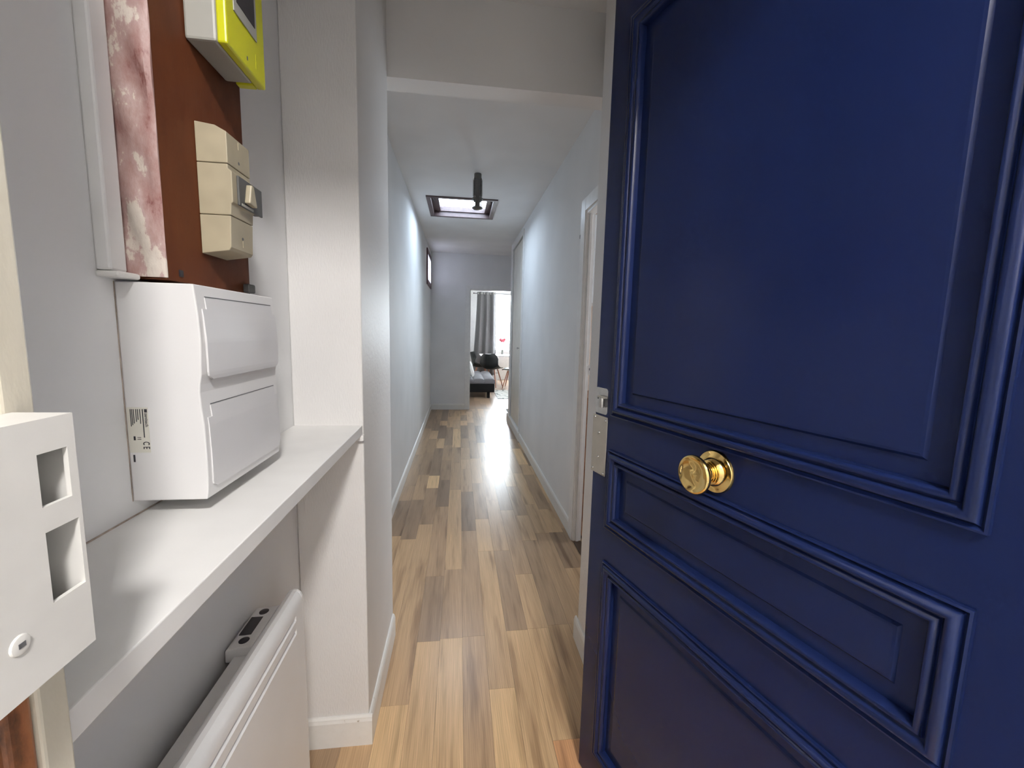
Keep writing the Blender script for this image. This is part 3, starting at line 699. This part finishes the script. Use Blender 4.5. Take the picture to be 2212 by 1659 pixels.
# ------------------------------------------------------------------ far doorway casing
fd = empty('trim_4', (0.56, YF, 0), label='white casing of the doorway into the living room', cat='door casing', kind='structure')
def fc_(x0, x1, y0, y1, z0, z1, name): return B(x0-0.56, x1-0.56, y0-YF, y1-YF, z0, z1).build(name, M['trim'], fd, bevel=0.002)
fc_(FX0-0.075, FX0+0.004, YF-0.010, YF, 0, FZ+0.06, 'left_casing'); fc_(FX0+0.005, FX1-0.005, YF-0.010, YF, FZ-0.004, FZ+0.06, 'head_casing'); fc_(FX1-0.004, FX1+0.075, YF-0.010, YF, 0, FZ+0.06, 'right_casing')
fc_(FX0, FX0+0.018, YF+0.001, YF+0.121, 0, FZ-0.019, 'left_jamb'); fc_(FX0+0.0, FX1, YF+0.001, YF+0.121, FZ-0.018, FZ, 'head_jamb'); fc_(FX1-0.018, FX1, YF+0.001, YF+0.121, 0, FZ-0.019, 'right_jamb')

# ------------------------------------------------------------------ windows
w1 = empty('window_1', (XL, 6.84, 2.04), label='small dark red framed window high on the left corridor wall', cat='window', kind='structure')
def wn(x0, x1, y0, y1, z0, z1, name, mat, bev=0.002, par=None): return B(x0-XL, x1-XL, y0-6.84, y1-6.84, z0-2.04, z1-2.04).build(name, mat, par or w1, bevel=bev)
fw_ = 0.075
wn(XL-0.06, XL+0.018, W1[0], W1[0]+fw_, W1[2], W1[3], 'frame_side', M['winframe']); wn(XL-0.06, XL+0.018, W1[1]-fw_, W1[1], W1[2], W1[3], 'frame_side', M['winframe'])
wn(XL-0.06, XL+0.018, W1[0]+fw_, W1[1]-fw_, W1[2], W1[2]+fw_, 'frame_bottom', M['winframe']); wn(XL-0.06, XL+0.018, W1[0]+fw_, W1[1]-fw_, W1[3]-fw_, W1[3], 'frame_top', M['winframe'])
wn(XL+0.011, XL+0.014, W1[0]+fw_-0.004, W1[1]-fw_+0.004, W1[2]+fw_-0.004, W1[3]-fw_+0.004, 'pane', M['frosted_dim'], 0)

w2 = empty('window_2', (0.014, 4.67, H), label='square brown framed skylight in the corridor ceiling', cat='skylight', kind='structure')
def sk(x0, x1, y0, y1, z0, z1, name, mat=M['skyframe'], bev=0.0015): return B(x0-0.014, x1-0.014, y0-4.67, y1-4.67, z0-H, z1-H).build(name, mat, w2, bevel=bev)
a, b_, c_, d_ = SKX0, SKX1, SKY0, SKY1
bw = 0.042
sk(a, b_, c_, c_+bw, H-0.012, H+0.02, 'outer_frame'); sk(a, b_, d_-bw, d_, H-0.012, H+0.02, 'outer_frame'); sk(a, a+bw, c_+bw, d_-bw, H-0.012, H+0.02, 'outer_frame'); sk(b_-bw, b_, c_+bw, d_-bw, H-0.012, H+0.02, 'outer_frame')
sk(a+0.01, b_-0.01, c_+0.01, c_+0.035, H+0.02, H+0.10, 'shaft_side'); sk(a+0.01, b_-0.01, d_-0.035, d_-0.01, H+0.02, H+0.10, 'shaft_side')
sk(a+0.01, a+0.035, c_+0.035, d_-0.035, H+0.02, H+0.10, 'shaft_side'); sk(b_-0.035, b_-0.01, c_+0.035, d_-0.035, H+0.02, H+0.10, 'shaft_side')
px0, px1, py0, py1 = -0.222, 0.265, c_+0.10, d_-0.055
zt = H+0.055
sk(a+0.036, px0, c_+0.036, d_-0.036, zt-0.015, zt+0.03, 'sash'); sk(px1, b_-0.036, c_+0.036, d_-0.036, zt-0.015, zt+0.03, 'sash')
sk(px0, px1, c_+0.036, py0, zt-0.015, zt+0.03, 'sash'); sk(px0, px1, py1, d_-0.036, zt-0.015, zt+0.03, 'sash')
sk(px0-0.004, px1+0.004, py0-0.004, py1+0.004, zt+0.005, zt+0.009, 'pane', M['pane'], 0)
for xx in (a+0.05, b_-0.065):
    MB().tube([(xx-0.014, 4.42-4.67, 0.03), (xx-0.014+0.015, 4.60-4.67, 0.033)], 0.005, 8).build('latch_rod', M['dark'], w2)

w3 = empty('window_3', (1.1, 12.0, 0.8), label='bright white framed living room window behind the curtain', cat='window', kind='structure')
def w3b(x0, x1, y0, y1, z0, z1, name, mat=M['trim'], bev=0.002): return B(x0-1.1, x1-1.1, y0-12.0, y1-12.0, z0-0.8, z1-0.8).build(name, mat, w3, bevel=bev)
x0, x1, z0, z1 = LW; fwid = 0.055
w3b(x0, x0+fwid, 12.02, 12.09, z0, z1, 'frame_side'); w3b(x1-fwid, x1, 12.02, 12.09, z0, z1, 'frame_side')
w3b(x0+fwid, x1-fwid, 12.02, 12.09, z0, z0+fwid, 'frame_bottom'); w3b(x0+fwid, x1-fwid, 12.02, 12.09, z1-fwid, z1, 'frame_top')
w3b(1.42, 1.485, 12.015, 12.085, z0+fwid, z1-fwid, 'mullion')
for (p0, p1) in ((x0+fwid, 1.42), (1.485, x1-fwid)): w3b(p0, p1, 12.05, 12.054, z0+fwid, z1-fwid, 'pane', M['glass'], 0)
w4 = empty('window_added', (2.7, 2.35, 0.95), label='unseen white framed window added to bring daylight into the side room', cat='window', kind='structure')  # out of view, added so daylight reaches the side room and corridor
for (y0, y1, z0_, z1_, nm) in ((SW[0], SW[0]+0.05, SW[2], SW[3], 'frame_side'), (SW[1]-0.05, SW[1], SW[2], SW[3], 'frame_side'), (SW[0]+0.05, SW[1]-0.05, SW[2], SW[2]+0.05, 'frame_bottom'), (SW[0]+0.05, SW[1]-0.05, SW[3]-0.05, SW[3], 'frame_top')):
    B(-0.03, 0.03, y0-2.35, y1-2.35, z0_-0.95, z1_-0.95).build(nm, M['trim'], w4)
B(-0.002, 0.002, SW[0]+0.05-2.35, SW[1]-0.05-2.35, 0.05, SW[3]-SW[2]-0.05).build('pane', M['frosted'], w4)

# ------------------------------------------------------------------ ceiling lamp in the corridor
pl = empty('ceiling_lamp', (0.137, 3.66, H), label='slim glass and metal ceiling lamp hanging in front of the skylight', cat='lamp')
MB().lathe([(0.028, 0.0), (0.030, -0.004), (0.030, -0.040), (0.027, -0.046)], (0,0,0), 'z', 24).build('canopy', M['lampmetal'], pl, smooth=True)
MB().lathe([(0.026, -0.047), (0.030, -0.060), (0.022, -0.085), (0.030, -0.11), (0.020, -0.135), (0.027, -0.160), (0.016, -0.185)], (0,0,0), 'z', 20).build('inner_column', M['lampmetal'], pl, smooth=True)
gl = MB(); gl.lathe([(0.0390, -0.046), (0.0395, -0.180)], (0,0,0), 'z', 28); gl.f = gl.f[:-2]; gl.build('glass_shade', M['lampglass'], pl, smooth=True)
MB().lathe([(0.020, -0.186), (0.045, -0.194), (0.046, -0.203), (0.034, -0.213), (0.021, -0.226), (0.020, -0.240), (0.024, -0.262)], (0,0,0), 'z', 28).build('lower_cup', M['lampmetal'], pl, smooth=True)
MB().lathe([(0.020, -0.2622), (0.043, -0.2645), (0.044, -0.272), (0.032, -0.281), (0.010, -0.286)], (0,0,0), 'z', 28).build('finial', M['lampmetal'], pl, smooth=True)
for q in range(4):
    a_ = PI/4+q*PI/2; cx, cy = 0.0400*math.cos(a_), 0.0400*math.sin(a_)
    MB().tube([(cx, cy, -0.042), (cx, cy, -0.267)], 0.0026, 6).build('rod', M['dark'], pl)

# ------------------------------------------------------------------ living room
sofa = empty('sofa_bed', (0.43, 9.4, 0), label='black sofa bed with grey tufted seat seen through the far doorway', cat='sofa')
SX0, SX1, SY0, SY1 = 0.05, 0.735, 8.56, 10.25
B(SX0-0.43, SX1-0.015-0.43, SY0+0.01-9.4, SY1-9.4, 0.125, 0.305).build('base', M['black_fab'], sofa, bevel=0.02)
def cush(u, v):
    x = SX0+u*(SX1-SX0); y = SY0+v*(SY1-SY0)
    cx, cy = 3.0, 8.0
    p = abs(math.sin(PI*u*cx))**0.45*abs(math.sin(PI*v*cy))**0.45
    ed = min(u, 1-u)*(SX1-SX0); ev = min(v, 1-v)*(SY1-SY0)
    rr = min(1, min(ed, ev)/0.035); z = 0.345+0.035*math.sqrt(max(0, 1-(1-rr)**2))+0.035*p
    return (x-0.43, y-9.4, z)
MB().grid(cush, 36, 80, lambda u, v: (SX0+0.01+u*(SX1-SX0-0.02)-0.43, SY0+0.008+v*(SY1-SY0-0.016)-9.4, 0.306)).build('seat_cushion', M['grey_fab'], sofa, smooth=True)
MB().prism([(-0.16-0.43, 0.25), (0.04-0.43, 0.25), (0.12-0.43, 0.40), (0.02-0.43, 0.82), (-0.06-0.43, 0.84), (-0.14-0.43, 0.80)], 'y', SY0+0.02-9.4, SY1-9.4).build('backrest', M['grey_fab'], sofa, bevel=0.03)
for (x, y) in ((0.60, 8.66), (0.60, 10.12), (0.12, 8.66), (0.12, 10.12)): B(x-0.03-0.43, x+0.03-0.43, y-0.03-9.4, y+0.03-9.4, 0, 0.126).build('leg', M['black_fab'], sofa)
def pillow(u, v, s):
    a, b = (u-0.5)*2, (v-0.5)*2
    th_ = 0.07*(1-abs(a)**3)**0.5*(1-abs(b)**3)**0.5*s
    return (0.215+th_-b*0.055, 8.80+a*0.19*(1-0.08*b*b), 0.605+b*0.185*(1-0.08*a*a))
tag(MB().grid(lambda u, v: pillow(u, v, 1), 14, 14, lambda u, v: pillow(u, v, -1)).build('throw_pillow', M['cushion'], smooth=True), 'pale grey throw pillow leaning on the sofa bed', 'pillow')

def shell_pt(u, v, off=0.0):
    # v: 0 seat front .. 1 top of back ; u: -1..1 across
    prof = [(0.24, 0.445), (0.20, 0.462), (0.05, 0.440), (-0.10, 0.435), (-0.19, 0.465), (-0.235, 0.55), (-0.255, 0.66), (-0.275, 0.76), (-0.285, 0.82)]
    t_ = v*(len(prof)-1); i = min(int(t_), len(prof)-2); f_ = t_-i
    y = prof[i][0]*(1-f_)+prof[i+1][0]*f_; z = prof[i][1]*(1-f_)+prof[i+1][1]*f_
    wdt = 0.215+0.03*math.sin(PI*min(1, v*1.1)) - 0.07*max(0, (v-0.75)/0.25)**2 - 0.03*max(0, (0.12-v)/0.12)
    lift = (abs(u)**2.6)*(0.10*math.exp(-((v-0.5)/0.22)**2)+0.015); fwd = (abs(u)**2.2)*0.12*max(0, min(1, (v-0.45)/0.3))
    x = u*wdt
    return (x, y+fwd+off*0.012*(1 if v > 0.5 else 0), z+lift-off*0.012*(1 if v <= 0.5 else 0.3))
def make_chair(loc, rz, label):
    c = empty('dining_chair', loc, rz, label=label, cat='chair', group='black shell chairs round the table')
    MB().grid(lambda u, v: shell_pt(u*2-1, v), 14, 20, lambda u, v: shell_pt(u*2-1, v, 1.0)).build('seat_shell', M['chair'], c, smooth=True)
    for sx in (-1, 1):
        for sy in (-1, 1):
            MB().tube([(sx*0.12, sy*0.10, 0.43), (sx*0.215, sy*0.215, 0.0)], [0.016, 0.010], 10).build('leg', M['woodleg'], c, smooth=True)
    for sy in (-1, 1): MB().tube([(-0.145, sy*0.13, 0.33), (0.145, sy*0.13, 0.33)], 0.005, 6).build('brace', M['dark'], c)
    return c
make_chair((0.80, 10.50, 0), math.radians(-28), 'black shell chair with reddish legs, its back turned to the corridor')
make_chair((0.555, 11.12, 0), math.radians(-90), 'black shell chair in profile left of the white table')
make_chair((1.30, 10.25, 0), math.radians(75), 'black shell chair mostly hidden at the right of the doorway')
tb = empty('dining_table', (1.08, 11.30, 0), label='white dining table in front of the bright window', cat='table')
B(-0.54, 0.55, -0.38, 0.38, 0.725, 0.75).build('table_top', M['table'], tb, bevel=0.004)
for sx in (-0.10, 0.46):
    for sy in (-0.31, 0.31): MB().tube([(sx*0.9, sy*0.9, 0.725), (sx, sy, 0)], [0.02, 0.014], 10).build('leg', M['table'], tb, smooth=True)
vs_ = empty('flower_vase', (1.13, 11.2, 0.75), label='clear vase with a pink flower on the white table', cat='vase')
MB().lathe([(0.030, 0.001), (0.034, 0.004), (0.022, 0.07), (0.018, 0.16), (0.024, 0.20)], (0,0,0), 'z', 20).build('vase', M['lampglass'], vs_, smooth=True)
MB().tube([(0, 0, 0.02), (0.004, 0, 0.2), (0.0, 0, 0.37)], 0.004, 6).build('stem', M['stem'], vs_)
for q in range(9):
    a_ = q*2.4; rr = 0.055 if q else 0.0
    def pet(u, v, a_=a_, rr=rr):
        th, ph = u*2*PI, v*PI
        return (rr*math.cos(a_)+0.038*math.sin(ph)*math.cos(th), rr*math.sin(a_)*0.8+0.038*math.sin(ph)*math.sin(th), 0.39+0.022*math.sin(q*1.7)+0.042*math.cos(ph))
    MB().grid(pet, 12, 8).build('petal', M['flower'], vs_, smooth=True)

ct = empty('curtain', (0.72, 11.84, 0), label='dark grey grommet curtain hanging at the living room window', cat='curtain')
def cur(u, v, s=0):
    z = 2.44-v*2.30
    xa = 0.470-0.13*v**1.5; xb = 0.985+0.035*v
    x = xa+u*(xb-xa); y = 0.045*math.sin(u*PI*6.2+0.6)*(0.75+0.35*v)
    return (x-0.72, y+s*0.004, z)
MB().grid(lambda u, v: cur(u, v), 80, 24, lambda u, v: cur(u, v, 1)).build('fabric', M['curtain'], ct, smooth=True)
for q in range(6):
    u_ = (q+0.5)/6.2
    p = cur(u_, 0.018)
    MB().lathe([(0.022, -0.004), (0.022, 0.006), (0.014, 0.006), (0.014, -0.004)], (p[0], p[1]-0.006, p[2]), 'y', 16).build('grommet', M['chrome'], ct, smooth=True)
cr_ = empty('curtain_rod', (1.1, 11.905, 2.405), label='thin dark curtain rod above the living room window', cat='curtain rod')
MB().tube([(-0.71, 0, 0), (0.75, 0, 0)], 0.010, 10).build('rod', M['dark'], cr_, smooth=True)
for xx in (-0.72, 0.76): MB().lathe([(0.004, -0.02), (0.017, -0.01), (0.019, 0), (0.017, 0.01), (0.004, 0.02)], (xx, 0, 0), 'x', 12).build('finial', M['dark'], cr_, smooth=True)
for xx in (-0.66, 0.70): B(xx-0.008, xx+0.008, 0.009, 0.0945, -0.008, 0.008).build('bracket', M['dark'], cr_)
rg = empty('rug', (1.55, 9.6, 0), label='pale rug with dark leaf pattern beside the sofa bed', cat='rug')
B(-0.755, 0.75, -1.09, 0.20, 0.0005, 0.009).build('pile', M['rug'], rg)
eb = MB(); eb.box(-0.765, 0.76, -1.10, -1.0905, 0.0005, 0.008); eb.box(-0.765, -0.7555, -1.09, 0.20, 0.0005, 0.008)
eb.build('edge_binding', M['dark'], rg)

# ------------------------------------------------------------------ landing lamp
ll = empty('landing_lamp', (0.36, -1.05, 3.05), label='round opal ceiling lamp of the stairwell landing', cat='lamp')
MB().lathe([(0.10, 0.0), (0.10, -0.03), (0.085, -0.035)], (0,0,0), 'z', 28).build('base', M['trim'], ll, smooth=True)
lr = 0.15
MB().lathe([(0.08, -0.036)]+[(lr*math.cos(a*PI/16), -0.05-0.20*math.sin(a*PI/16)) for a in range(0, 8)]+[(0.01, -0.25)], (0,0,0), 'z', 28).build('opal_globe', emit('opal_lamp_glow', (1.0, 0.97, 0.945), LAMP_W), ll, smooth=True)
